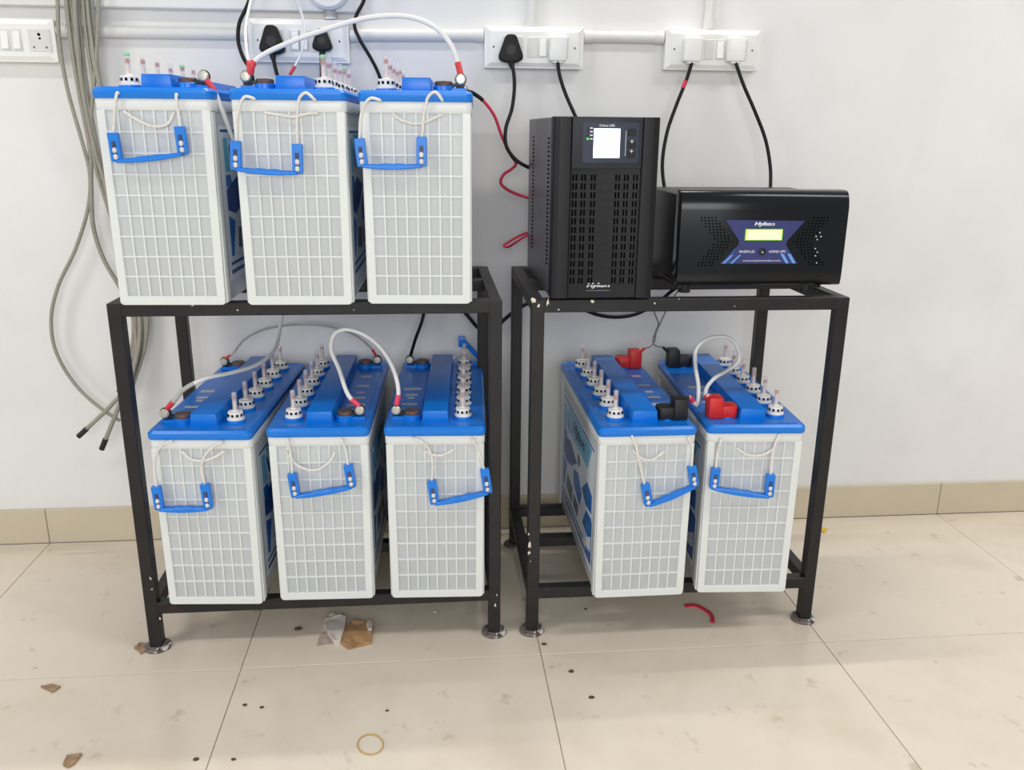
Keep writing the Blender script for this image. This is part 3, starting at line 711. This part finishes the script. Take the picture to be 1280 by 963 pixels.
# ------------------------------------------------------------------ wall: boards, conduit, trunking
def boardbox(name, label, x0, x1, z0, z1, mods, notes=()):
    t = thing(name, label, 'switchboard', ((x0+x1)/2, 0.0088, z0), group='white switch and socket boards')
    hw, h = (x1-x0)/2, z1-z0
    MB().box(-hw, hw, -0.026, 0.0, 0, h, bev=0.0015, seg=1).build('back_box', board, t, 40)
    b = MB()
    pl = [(-hw-0.0006, -0.0006), (hw+0.0006, -0.0006), (hw+0.0006, h+0.0006), (-hw-0.0006, h+0.0006)]
    b.prism(rpoly(pl, 0.002), -0.030, -0.025, 'y', 0.0008, seg=1)
    o1 = [(-hw+0.001, 0.001), (hw-0.001, 0.001), (hw-0.001, h-0.001), (-hw+0.001, h-0.001)]
    o2 = [(-hw+0.013, 0.011), (hw-0.013, 0.011), (hw-0.013, h-0.011), (-hw+0.013, h-0.011)]
    va = [b.bm.verts.new((u, -0.0295, v)) for u, v in o1]; vb = [b.bm.verts.new((u, -0.0345, v)) for u, v in o2]
    for k in range(4): b.bm.faces.new((va[k], va[(k+1) % 4], vb[(k+1) % 4], vb[k]))
    b.bm.faces.new(vb)
    b.build('face_plate', board, t)
    for x, z in ((-hw+0.020, h*0.50), (hw-0.020, h*0.50)):
        MB().lathe([(0, 0), (0.0024, 0), (0, 0.0008)], 12, Matrix.Translation((x, -0.0344, z)) @ Matrix.Rotation(PI/2, 4, 'X')).build('screw', lugm, t)
    for kind, x in mods:
        if kind == 'switch':
            MB().box(x-0.0115, x+0.0115, -0.0355, -0.033, h/2-0.022, h/2+0.022, bev=0.0008, seg=1).build('switch_frame', modm, t)
            MB().prism([(-0.0350, h/2-0.018), (-0.0405, h/2-0.018), (-0.0365, h/2+0.018), (-0.0350, h/2+0.018)], x-0.0075, x+0.0075, 'x', 0.0008, seg=1).build('rocker_switch', switchm, t)
        elif kind == 'socket':
            p = MB().box(x-0.023, x+0.023, -0.0355, -0.033, h/2-0.023, h/2+0.023, bev=0.0008, seg=1).build('socket_module', modm, t)
            b = MB(); Mx = lambda u, v: Matrix.Translation((x+u, -0.0354, h/2+v)) @ Matrix.Rotation(PI/2, 4, 'X')
            b.lathe([(0, 0), (0.0045, 0), (0, 0.0004)], 12, Mx(0, 0.012)); b.lathe([(0, 0), (0.0034, 0), (0, 0.0004)], 12, Mx(0.001, 0.004))
            b.build('earth_hole', slotm, p)
            b = MB()
            for u in (-0.013, 0.013): b.lathe([(0, 0), (0.0036, 0), (0, 0.0004)], 12, Mx(u, -0.014))
            b.build('pin_holes', lab_grey, p)['kind'] = 'stuff'
        elif kind == 'blank':
            MB().box(x-0.0115, x+0.0115, -0.0355, -0.033, h/2-0.022, h/2+0.022, bev=0.0008, seg=1).build('indicator_module', modm, t)
    for x, n in notes:
        b = MB()
        for k in range(n):
            u = x + (k-(n-1)/2)*0.0052
            b.box(u-0.0014, u+0.0014, -0.0303, -0.0298, h-0.0075, h-0.0035-0.001*(k % 2))
        b.build('pencil_marks', marks, t)['kind'] = 'stuff'
    return t
boardbox('switch_socket_board', 'white switch board at the left edge, with two rockers and empty sockets', -0.125, 0.186, 1.163, 1.250, [('switch', 0.0535), ('switch', 0.078), ('socket', 0.125), ('socket', 0.010), ('socket', -0.10)])
boardbox('switch_socket_board', 'white switch board behind the top-shelf batteries, with two black plugs', 0.597, 0.815, 1.171, 1.260, [('socket', -0.055), ('switch', -0.008), ('switch', 0.012), ('socket', 0.048)])
boardbox('switch_socket_board', 'white switch board above the tower unit, one black and one white plug', 1.119, 1.345, 1.1665, 1.2545, [('socket', -0.048), ('blank', -0.004), ('switch', 0.019), ('socket', 0.055)], [(-0.055, 1), (-0.004, 3), (0.052, 4)])
boardbox('switch_socket_board', 'white switch board above the wide home unit, holding two white plugs', 1.537, 1.762, 1.1685, 1.2565, [('socket', -0.045), ('blank', -0.010), ('switch', 0.016), ('socket', 0.058)], [(-0.06, 1), (-0.003, 8), (0.075, 8)])
def conduit(label, p0, p1, r=0.0125):
    p0, p1 = Vector(p0), Vector(p1)
    o = MB().cyl(Vector((0, 0, 0)), p1-p0, r, 20).build('conduit_pipe', pvc, None, 60, loc=p0)
    tag(o, label, 'pipe', 'white PVC conduit pipes')
    v = (p1-p0).normalized()
    for f in (0.0, 1.0):
        MB().cyl((p1-p0)*f + v*(0.0005 if f == 0 else -0.0215), (p1-p0)*f + v*(0.0215 if f == 0 else -0.0005), r*1.14, 20).build('coupling', pvc, o, 60)
conduit('white horizontal pipe along the wall above the leftmost top-shelf battery', (0.187, -0.004, 1.2285), (0.5955, -0.004, 1.2300))
conduit('white horizontal pipe on the wall left of the board above the tower unit', (0.8165, -0.004, 1.2315), (1.1175, -0.004, 1.2360))
conduit('white horizontal pipe on the wall between the two rightmost boards', (1.3465, -0.004, 1.2380), (1.5355, -0.004, 1.2385))
conduit('white vertical pipe rising from the board above the tower unit', (1.2280, -0.004, 1.2562), (1.2280, -0.004, 1.75))
conduit('white vertical pipe rising from the board above the wide home unit', (1.6420, -0.004, 1.2582), (1.6420, -0.004, 1.75))
conduit('short white vertical pipe above the board with two black plugs', (0.7760, -0.014, 1.2617), (0.7760, -0.014, 1.2875), 0.0115)
o = MB().prism(rpoly([(-0.008, 1.277), (-0.034, 1.277), (-0.034, 1.332), (-0.008, 1.332)], [0, 0.004, 0.004, 0]), -1.6, 0.845, 'x', 0.001).build('cable_trunking', pvc, None, 40)
o.location.y = 0.0165; tag(o, 'wide white cable trunking running along the top of the wall', 'trunking')
MB().box(-1.6, 0.844, -0.0352, -0.0338, 1.3035, 1.3055).build('lid_seam', marks, o)
o = MB().lathe([(0, 0), (0.044, 0), (0.046, 0.004), (0.046, 0.020), (0.040, 0.026), (0, 0.0275)], 32, Matrix.Rotation(PI/2, 4, 'X')).build('round_junction_box', pvc, None, 40, loc=(0.776, -0.0182, 1.325))
tag(o, 'round white junction box at the top above the black plugs', 'junction box')

# ------------------------------------------------------------------ plugs with their cords
def plug_black(cx, cz, s, label, cord, r=0.0042, name='black_power_plug', h=1.0):
    y0 = -0.0268
    t = thing(name, label, 'plug', (cx, y0, cz))
    poly = rpoly([(-0.011*s, 0.031*s*h), (0.011*s, 0.031*s*h), (0.027*s, -0.012*s*h), (0.027*s, -0.022*s*h), (0.014*s, -0.029*s*h), (-0.014*s, -0.029*s*h), (-0.027*s, -0.022*s*h), (-0.027*s, -0.012*s*h)], 0.008*s, 4)
    MB().prism(poly, -0.026, 0.0, 'y', 0.004, seg=3).build('plug_body', blackp, t, 40)
    MB().lathe([(0, 0), (0.011*s, 0), (0.011*s, 0.002), (0.008*s, 0.0022), (0, 0.0015)], 18, Matrix.Translation((0, -0.0255, -0.002)) @ Matrix.Rotation(PI/2, 4, 'X')).build('plug_recess', blackboot, t, 40)
    P = [Vector((0, -0.016, -0.027*s*h))] + [Vector(p)-Vector((cx, y0, cz)) for p in cord]
    MB().tube([P[0]+Vector((0, 0, 0.004)), P[0]+(P[1]-P[0])*0.5+Vector((0, 0, -0.002)), P[1]], 0.006, 10, sub=4, radii=[0.0085*s, 0.0062, 0.0046]).build('strain_relief', blackp, t, 60)
    MB().tube(P, r, 9, sub=8).build('cord', blackc, t, 60)
    return t
def plug_white(cx, cz, label, cord, sleeve=None, rround=False):
    y0 = -0.0268
    t = thing('white_power_plug', label, 'plug', (cx, y0, cz))
    r = [0.004, 0.008, 0.012, 0.004] if rround else 0.005
    poly = rpoly([(-0.0205, -0.026), (0.019, -0.026), (0.021, 0.027), (-0.019, 0.027)], r, 4)
    MB().prism(poly, -0.024, 0.0, 'y', 0.0035, seg=3).build('plug_body', board, t, 40)
    MB().box(-0.0125, 0.0125, -0.021, -0.006, -0.0300, -0.0245, bev=0.002).build('cord_clamp', board, t)
    P = [Vector((0.0, -0.017, -0.027))] + [Vector(p)-Vector((cx, y0, cz)) for p in cord]
    MB().tube(P, 0.0042, 9, sub=8).build('cord', blackc, t, 60)
    if sleeve:
        a, b_ = (Vector(p)-Vector((cx, y0, cz)) for p in sleeve)
        MB().cyl(a, b_, 0.0048, 12).build('red_tape_band', redc, t, 60)
    return t
PB = at(339, 50, -0.05); plug_black(PB.x, PB.z, 1.0, 'larger black plug in the board behind the middle top battery',
    [at(342, 75, -0.05), at(346, 92, -0.055), at(352, 112, -0.05), at(356, 150, -0.03)])
PB = at(402, 50, -0.05); plug_black(PB.x, PB.z, 0.78, 'small black plug beside the white rockers, half behind the battery floats',
    [at(402, 72, -0.045), at(402, 95, -0.045), at(404, 140, -0.03)])
PB = at(639, 61, -0.05); plug_black(PB.x, PB.z, 1.0, 'black plug in the board above the tower unit',
    [at(641, 85, -0.055), at(643, 105, -0.06), at(640, 135, -0.07), at(632, 162, -0.09), at(633, 183, -0.10), at(645, 200, -0.11), at(662, 210, -0.11), at(690, 222, -0.09)])
PW = at(698, 61, -0.05); plug_white(PW.x, PW.z, 'white plug in the board above the tower unit',
    [at(699, 92, -0.05), at(706, 115, -0.055), at(720, 147, -0.07), at(735, 180, -0.08), at(745, 220, -0.09)])
PW = at(867, 62, -0.05); plug_white(PW.x, PW.z, 'white plug with a red band on its black cord',
    [at(858, 100, -0.05), at(846, 130, -0.055), at(834, 165, -0.065), at(828, 205, -0.075), at(831, 236, -0.09), at(838, 262, -0.11)], (at(857.2, 101, -0.0505), at(853.5, 110, -0.052)))
PW = at(922, 62, -0.05); plug_white(PW.x, PW.z, 'white plug at the far right of the boards, plain black cord',
    [at(929, 105, -0.05), at(944, 140, -0.055), at(957, 175, -0.06), at(963, 210, -0.07), at(963, 238, -0.09), at(962, 262, -0.11)], None, True)

# ------------------------------------------------------------------ cables
def cable(name, label, pts, r, m, sleeves=(), group=None, cat='cable', n=9):
    """sleeves: list of (end, length, material, name)"""
    pts = [p if isinstance(p, Vector) else at(*p) for p in pts]
    org = pts[0].copy(); P = [p-org for p in pts]
    o = MB().tube(P, r, n, sub=8).build(name, m, None, 60, loc=org)
    tag(o, label, cat, group)
    S, _ = catmull(P, 8, False)
    for end, ln, sm, snm, *k_ in sleeves:
        s = S if end == 0 else S[::-1]
        acc, out = 0.0, [s[0]]
        for a, c in zip(s, s[1:]):
            d = (c-a).length
            if acc+d >= ln: out.append(a+(c-a)*((ln-acc)/d)); break
            acc += d; out.append(c)
        MB().tube(out, r*(k_[0] if k_ else 1.28), n, smooth=False).build(snm, sm, o, 60)
    return o
V = Vector
def b_at(k, x, y, z): return BAT[k]['MW'] @ Vector((x, y, z))
RS = (0, 0.022, reds, 'red_sleeve'); RE = (1, 0.022, reds, 'red_sleeve')
PS = (0, 0.020, pinks, 'pink_sleeve'); PE = (1, 0.020, pinks, 'pink_sleeve')
# from the left top battery down through the gap to the lower left battery
a = BAT['U1']['front']; c = BAT['L1']['front']
cable('battery_link_cable', 'white cable dropping from the leftmost top battery to the leftmost bottom battery',
      [a+V((0.004, -0.004, -0.006)), a+V((0.014, -0.004, -0.020)), a+V((0.027, 0.0, -0.060)), V((0.643, -0.44, 0.98)), V((0.646, -0.36, 0.88)), V((0.651, -0.22, 0.78)), V((0.665, -0.165, 0.71)), at(350, 410, -0.20), at(343, 437, -0.28), at(322, 456, -0.36), at(290, 466, -0.42), at(255, 474, -0.46), at(230, 487, -0.475), at(216, 503, -0.482), c+V((0.005, -0.002, 0.009))],
      0.0042, whitec, [RS, RE, (1, 0.075, dirtyc, 'tape_wrap', 1.08)], 'white battery link cables')
a = BAT['U2']['front']; c = BAT['U3']['front']
cable('battery_link_cable', 'white cable arching from the middle top battery to the right one',
      [a+V((0.008, -0.003, 0.004)), at(316, 80, -0.50), at(330, 68, -0.49), at(362, 53, -0.485), at(410, 36, -0.48), at(462, 22, -0.48), at(510, 21, -0.48), at(542, 33, -0.485), at(563, 55, -0.49), at(572, 78, -0.495), c+V((0.0, -0.002, 0.008))],
      0.0044, whitec, [RS, RE], 'white battery link cables')
a = BAT['L2']['front']; c = BAT['L3']['front']
cable('battery_link_cable', 'white cable arching from the middle bottom battery to its right neighbour',
      [a+V((-0.001, -0.002, 0.008)), at(436, 495, -0.475), at(424, 462, -0.44), at(414, 436, -0.42), at(418, 418, -0.41), at(430, 412, -0.41), at(452, 417, -0.42), at(475, 434, -0.44), at(491, 460, -0.455), at(498, 488, -0.47), c+V((0.001, -0.002, 0.009))],
      0.0043, whitec, [PS, PE], 'white battery link cables')
a = BAT['L1']['back']; c = BAT['L2']['back']
cable('thin_link_wire', 'dirty thin grey wire looping behind the leftmost and middle bottom batteries',
      [a+V((0.003, -0.002, 0.008)), at(291, 442, -0.10), at(305, 425, -0.08), at(330, 412, -0.06), at(370, 406, -0.05), at(410, 408, -0.05), at(445, 420, -0.06), at(465, 437, -0.08), c+V((-0.003, -0.002, 0.009))],
      0.0026, dirtyc, [(0, 0.02, reds, 'red_sleeve'), (1, 0.02, reds, 'red_sleeve')])
a = BAT['U2']['front']
cable('white_wire', 'thin white wire looping up from the middle top battery and down past the white rockers',
      [a+V((0.006, -0.006, 0.003)), at(311, 82, -0.50), at(308, 60, -0.46), at(307, 35, -0.40), at(313, 3, -0.33), at(322, -28, -0.25), at(337, -45, -0.18), at(352, -34, -0.13), at(362, -15, -0.11), at(372, 5, -0.10), at(379, 25, -0.10), at(380, 48, -0.11), at(376, 68, -0.115), at(368, 84, -0.12), at(362, 94, -0.12)],
      0.0028, whitec, [(0, 0.024, reds, 'red_sleeve'), (1, 0.022, reds, 'red_sleeve')])
cable('black_cable', 'black cable hanging from above, left of the board with two black plugs',
      [at(330, -330, -0.045), at(332, -200, -0.045), at(326, -60, -0.045), at(311, 2, -0.045), at(299, 30, -0.05), at(298, 52, -0.05), at(304, 72, -0.055), at(313, 88, -0.05), at(320, 130, -0.035), at(325, 200, -0.025)], 0.0042, blackc, cat='cable')
c = BAT['L3']['back']
cable('black_cable', 'black cable dropping from above behind the right top battery to the bottom shelf',
      [at(470, -330, -0.045), at(468, -200, -0.045), at(463, -50, -0.045), at(455, 0, -0.04), at(446, 18, -0.04), at(443, 32, -0.04), at(450, 50, -0.04), at(463, 72, -0.035), at(473, 92, -0.03), at(490, 150, -0.022), at(515, 250, -0.022), at(532, 350, -0.022), at(529, 395, -0.035), at(519, 425, -0.06), c+V((0.002, 0.0, 0.009))], 0.0040, blackc)
cable('black_cable', 'long black cable sagging behind both racks at the upper shelf level',
      [at(560, 350, -0.022), at(570, 378, -0.03), at(583, 393, -0.035), at(602, 413, -0.035), at(616, 413, -0.035), at(630, 400, -0.035), at(645, 388, -0.035), at(662, 379, -0.035), at(690, 377, -0.05), at(720, 383, -0.06), at(745, 393, -0.06), at(770, 396.5, -0.06), at(797, 392, -0.06), at(825, 376, -0.06), at(842, 362, -0.08), at(860, 352, -0.10)], 0.0046, blackc)
a = BAT['U3']['back']
cable('red_cable', 'red cable from the right top battery curling behind the tower unit',
      [a+V((0.010, 0.0, -0.004)), at(592, 117, -0.095), at(602, 124, -0.09), at(617, 143, -0.085), at(628, 172, -0.08), at(638, 193, -0.08), at(645, 205, -0.08), at(640, 211, -0.08), at(629, 219, -0.08), at(626, 229, -0.08), at(634, 237, -0.08), at(660, 247, -0.08), at(690, 250, -0.09)],
      0.0036, redc, [(0, 0.050, blackc, 'black_sleeve')])
cable('red_wire_loop', 'short loop of red wire sticking out behind the tower unit',
      [at(700, 288, -0.09), at(660, 291, -0.08), at(647, 296, -0.075), at(635, 303, -0.07), at(630, 307, -0.07), at(634, 309, -0.075), at(645, 303, -0.085), at(660, 294, -0.09), at(700, 292, -0.10)], 0.0028, redc)
# covers on the terminals of the two right batteries
def boot(k, end, m, label, dx):
    w_ = BAT[k][end]; p = BAT[k][end+'_pad']; rz = BAT[k]['root'].rotation_euler[2]
    sg = 1 if BAT[k]['flip'] else -1
    t = thing('terminal_cover', label, 'terminal cover', p, rz, 'rubber terminal covers')
    MB().box(sg*0.0125 if sg > 0 else -0.0410, 0.0410 if sg > 0 else -0.0125, -0.020, 0.016, -0.0095, 0.034, bev=0.003).build('bolt_hood', m, t, 40)
    MB().prism(rpoly([(-0.0185, -0.0185), (0.0185, -0.0185), (0.0185, 0.0185), (-0.0185, 0.0185)], 0.012, 5), -0.0095, 0.0165, 'z', 0.003).build('pad_cap', m, t, 40)
    n0 = Vector((sg*0.036, 0.0, 0.024)); n1 = n0 + Vector((sg*0.016, 0.0, 0.013)) if dx == 0 else n0 + Vector((dx, -0.004, 0.010))
    MB().cyl(n0, n1, 0.0042, 12, 0.0034).build('cable_sleeve', m, t, 60)
    return t.location + (Matrix.Rotation(rz, 3, 'Z') @ n1)
e1 = boot('R1', 'front', blackboot, 'black terminal cover at the near end of the battery below the tower unit', 0.010)
e2 = boot('R1', 'back', redboot, 'red terminal cover at the far end of the battery below the tower unit', 0)
e3 = boot('R2', 'front', redboot, 'red terminal cover at the near end of the rightmost battery', -0.004)
e4 = boot('R2', 'back', blackboot, 'black terminal cover at the far end of the rightmost battery', 0)
cable('battery_link_cable', 'white cable arching between the black and red covers on the two right batteries',
      [e1, at(871, 506, -0.49), at(873, 485, -0.46), at(869, 455, -0.42), at(870, 437, -0.40), at(882, 425, -0.38), at(899, 421, -0.37), at(915, 425, -0.36), at(923, 438, -0.36), at(922, 453, -0.38), at(908, 464, -0.41), at(892, 474, -0.44), at(883, 486, -0.46), at(882, 497, -0.48), e3],
      0.0042, whitec, [(0, 0.016, pinks, 'pink_sleeve'), (1, 0.026, reds, 'red_sleeve')], 'white battery link cables')
cable('thin_grey_wire', 'thin grey wire rising from the red cover at the far end',
      [e2, at(812, 434, -0.12), at(818, 427, -0.11), at(820, 416, -0.11), at(825, 405, -0.11), at(829, 396, -0.11), at(836, 382, -0.105), at(850, 360, -0.10)], 0.0018, thin_grey, group='twisted pair of thin grey wires')
cable('thin_grey_wire', 'thin grey wire rising from the black cover at the far end',
      [e4, at(819, 432, -0.12), at(816, 427, -0.115), at(819, 416, -0.115), at(823, 405, -0.10), at(820, 396, -0.10), at(816, 386, -0.10), at(808, 372, -0.10)], 0.0018, thin_grey, group='twisted pair of thin grey wires')
# bundle of grey cables on the left
GB = 'grey cables hanging on the left wall'
def grey(label, pts, tip=False, r=0.0042):
    o = cable('grey_cable', label, pts, r, greyc, [(1, 0.030, tapem, 'black_tape_end')] if tip else (), GB)
grey('grey hanging cable that bows out in the widest loop at left', [(70, -330, -0.045), (70, -160, -0.045), (70, -40, -0.045), (72, 0, -0.045), (74, 50, -0.045), (84, 110, -0.04), (102, 175, -0.035), (112, 215, -0.03), (111, 255, -0.028), (95, 310, -0.025), (72, 360, -0.025), (64, 400, -0.025), (70, 440, -0.025), (95, 482, -0.03), (128, 512, -0.04), (150, 526, -0.045)])
grey('grey hanging cable ending in black tape, left one of two', [(82, -330, -0.040), (82, -160, -0.040), (82, -40, -0.040), (83, 0, -0.040), (90, 60, -0.04), (100, 120, -0.035), (113, 190, -0.03), (114, 235, -0.028), (117, 285, -0.026), (130, 325, -0.024), (150, 360, -0.022), (167, 400, -0.022), (170, 440, -0.03), (160, 480, -0.05), (138, 508, -0.06), (115, 530, -0.06), (98, 546, -0.06)], True, 0.005)
grey('grey hanging cable ending in black tape, right one of two', [(92, -330, -0.045), (92, -160, -0.045), (92, -40, -0.045), (93, 0, -0.045), (96, 50, -0.045), (103, 110, -0.04), (118, 185, -0.035), (135, 240, -0.03), (155, 310, -0.025), (172, 375, -0.022), (175, 420, -0.03), (165, 470, -0.05), (150, 505, -0.06), (140, 530, -0.06), (127, 562, -0.06)], True, 0.0052)
grey('grey hanging cable, outermost on the right of the bundle', [(124, -330, -0.040), (124, -160, -0.040), (124, -40, -0.040), (123, 0, -0.040), (122, 40, -0.04), (119, 90, -0.038), (114, 150, -0.034), (118, 200, -0.03), (135, 260, -0.025), (160, 330, -0.022), (183, 390, -0.022), (182, 430, -0.025), (172, 465, -0.035), (160, 500, -0.04)])
for k, xs in enumerate([(98, 103, 112, 130, 168), (104, 110, 122, 138, 172), (109, 116, 128, 143, 176), (114, 120, 131, 148, 180), (88, 97, 110, 128, 165)]):
    lab = ['grey hanging cable, middle of the bundle in front of the pipe end', 'grey hanging cable, second right of the middle of the bundle', 'grey hanging cable crossing towards the leftmost top battery lid', 'grey hanging cable just inside the right edge of the bundle', 'grey hanging cable just left of the middle of the bundle'][k]
    yy = -0.032-0.004*(k % 3)
    grey(lab, [(xs[0]-2, -330, yy), (xs[0], -160, yy), (xs[0]-1, -40, yy), (xs[0], 0, yy), (xs[1], 60, yy), (xs[2], 130, yy), (xs[3], 220, -0.028), (xs[3]+16, 290, -0.024), (xs[4], 385, -0.022), (xs[4]+1, 425, -0.024), (xs[4]-8, 465, -0.03), (xs[4]-18, 490, -0.035)], False, 0.0040)

# ------------------------------------------------------------------ litter on the floor
def scrap(name, label, cat, px, m, th, bumps=0.0, group=None, bev=0.0):
    pts = [at_floor(*q) for q in px]; c = sum(pts, Vector())/len(pts)
    b = MB(); b.prism([(p.x-c.x, p.y-c.y) for p in pts], 0.0002, th, 'z')
    bmesh.ops.triangulate(b.bm, faces=b.bm.faces[:]) ; bmesh.ops.subdivide_edges(b.bm, edges=b.bm.edges[:], cuts=2, use_grid_fill=True)
    for v in b.bm.verts:
        if v.co.z > 0.0004: v.co.z += bumps*random.uniform(0.0, 1.0)
    o = b.build(name, m, None, 30, loc=(c.x, c.y, 0)); return tag(o, label, cat, group)
scrap('cardboard_scrap', 'torn brown cardboard scrap on the floor under the left rack', 'scrap', [(425, 805), (432, 789), (441, 779), (466, 784), (464, 806), (448, 810), (436, 813)], cardm, 0.004, 0.006)
scrap('crumpled_paper', 'crumpled white paper lump beside the brown cardboard scrap', 'scrap', [(411, 797), (405, 784), (413, 773), (424, 775), (433, 777), (431, 790), (426, 805), (418, 807)], foamm, 0.010, 0.005)
scrap('plaster_patch', 'thin dusty plaster flake left of the crumpled paper', 'scrap', [(396, 808), (400, 795), (408, 790), (415, 806)], dustm, 0.0015, 0.001)
scrap('white_flake', 'tiny white flake on the right of the cardboard scrap', 'scrap', [(458, 787), (460, 783), (466, 784), (465, 792), (461, 793)], foamm, 0.013, 0.002)
scrap('wood_chip', 'brown wood chip touching the front left foot of the left rack', 'scrap', [(168, 812), (176, 806), (188, 807), (186, 813), (176, 819), (173, 814)], woodm, 0.004, 0.003)
scrap('wood_chip', 'pale brown wood chip on the floor at the left edge', 'scrap', [(51, 860), (65, 857), (76, 860), (66, 867), (60, 864)], woodm, 0.003, 0.002)
scrap('wood_chip', 'brown wood chip at the bottom left corner of the floor', 'scrap', [(79, 958), (84, 946), (93, 945), (103, 944), (93, 957), (86, 961)], woodm, 0.003, 0.002)
scrap('yellow_scrap', 'tiny yellow scrap on the floor right of the right rack', 'scrap', [(1024, 663), (1029, 661), (1034, 663), (1030, 667)], yellowm, 0.003, 0.002)
pts = [at_floor(463+16*math.cos(2*PI*k/14), 931+12.5*math.sin(2*PI*k/14), 0.0012) for k in range(14)]
c = sum(pts, Vector())/14
tag(MB().tube([p-c for p in pts], 0.0012, 8, closed=True, sub=4).build('rubber_band', bandm, None, 60, loc=c), 'tan rubber band lying on the floor in front', 'rubber band')
pts = [at_floor(x, y, 0.004) for x, y in ((856, 757), (868, 756), (880, 761), (889, 768), (891, 778))]; c = pts[0].copy()
b = MB(); S, _ = catmull([p-c for p in pts], 6, False)
for a_, d_ in zip(S, S[1:]):
    t_ = (d_-a_).normalized(); n_ = Vector((-t_.y, t_.x, 0))*0.004
    vs_ = [b.bm.verts.new(p) for p in (a_+n_, a_-n_, d_-n_, d_+n_)] + [b.bm.verts.new(p+Vector((0, 0, -0.0034))) for p in (a_+n_, a_-n_, d_-n_, d_+n_)]
    for f in ((0, 1, 2, 3), (7, 6, 5, 4), (0, 4, 5, 1), (2, 6, 7, 3), (1, 5, 6, 2), (3, 7, 4, 0)): b.bm.faces.new([vs_[i] for i in f])
bmesh.ops.remove_doubles(b.bm, verts=b.bm.verts[:], dist=0.0002)
tag(b.build('red_strip', redc, None, None, loc=c), 'curved red plastic strip on the floor under the right rack', 'strip')
for i, (px, py, r, lab) in enumerate([(680, 806, 3.2, 'dark crumb beside the front left foot of the right rack'), (714, 840, 3.4, 'brown flat crumb below the right rack, upper of two'), (739.5, 872.5, 3.2, 'brown flat crumb below the right rack, lower of two'),
        (373, 787, 4.5, 'smudged brown crumb left of the crumpled paper'), (484, 889, 2.0, 'small dark crumb above the rubber band'), (306, 882, 2.6, 'dark crumb beside the floor joint at left'), (327, 885, 2.4, 'dark crumb right of the floor joint at left'),
        (245, 950, 2.8, 'dark crumb left of the floor joint at the bottom'), (292, 950, 2.4, 'dark crumb right of the floor joint at the bottom'), (732, 762, 2.2, 'dark crumb under the right rack'), (43, 836, 2.4, 'dark crumb above the pale wood chip'), (544, 765, 2.4, 'pale crumb under the left rack')]):
    p = at_floor(px, py); rr = r*0.0016
    b = MB(); b.lathe([(0, 0.0001), (rr, 0.0002), (rr*1.05, rr*0.3), (rr*0.6, rr*0.6), (0, rr*0.7)], 9)
    for v in b.bm.verts: v.co.x *= random.uniform(0.85, 1.25); v.co.y *= random.uniform(0.6, 0.95)
    tag(b.build('floor_crumb', speckm if 'pale' not in lab else foamm, None, 60, loc=(p.x, p.y, 0)), lab, 'crumb', 'crumbs on the floor')
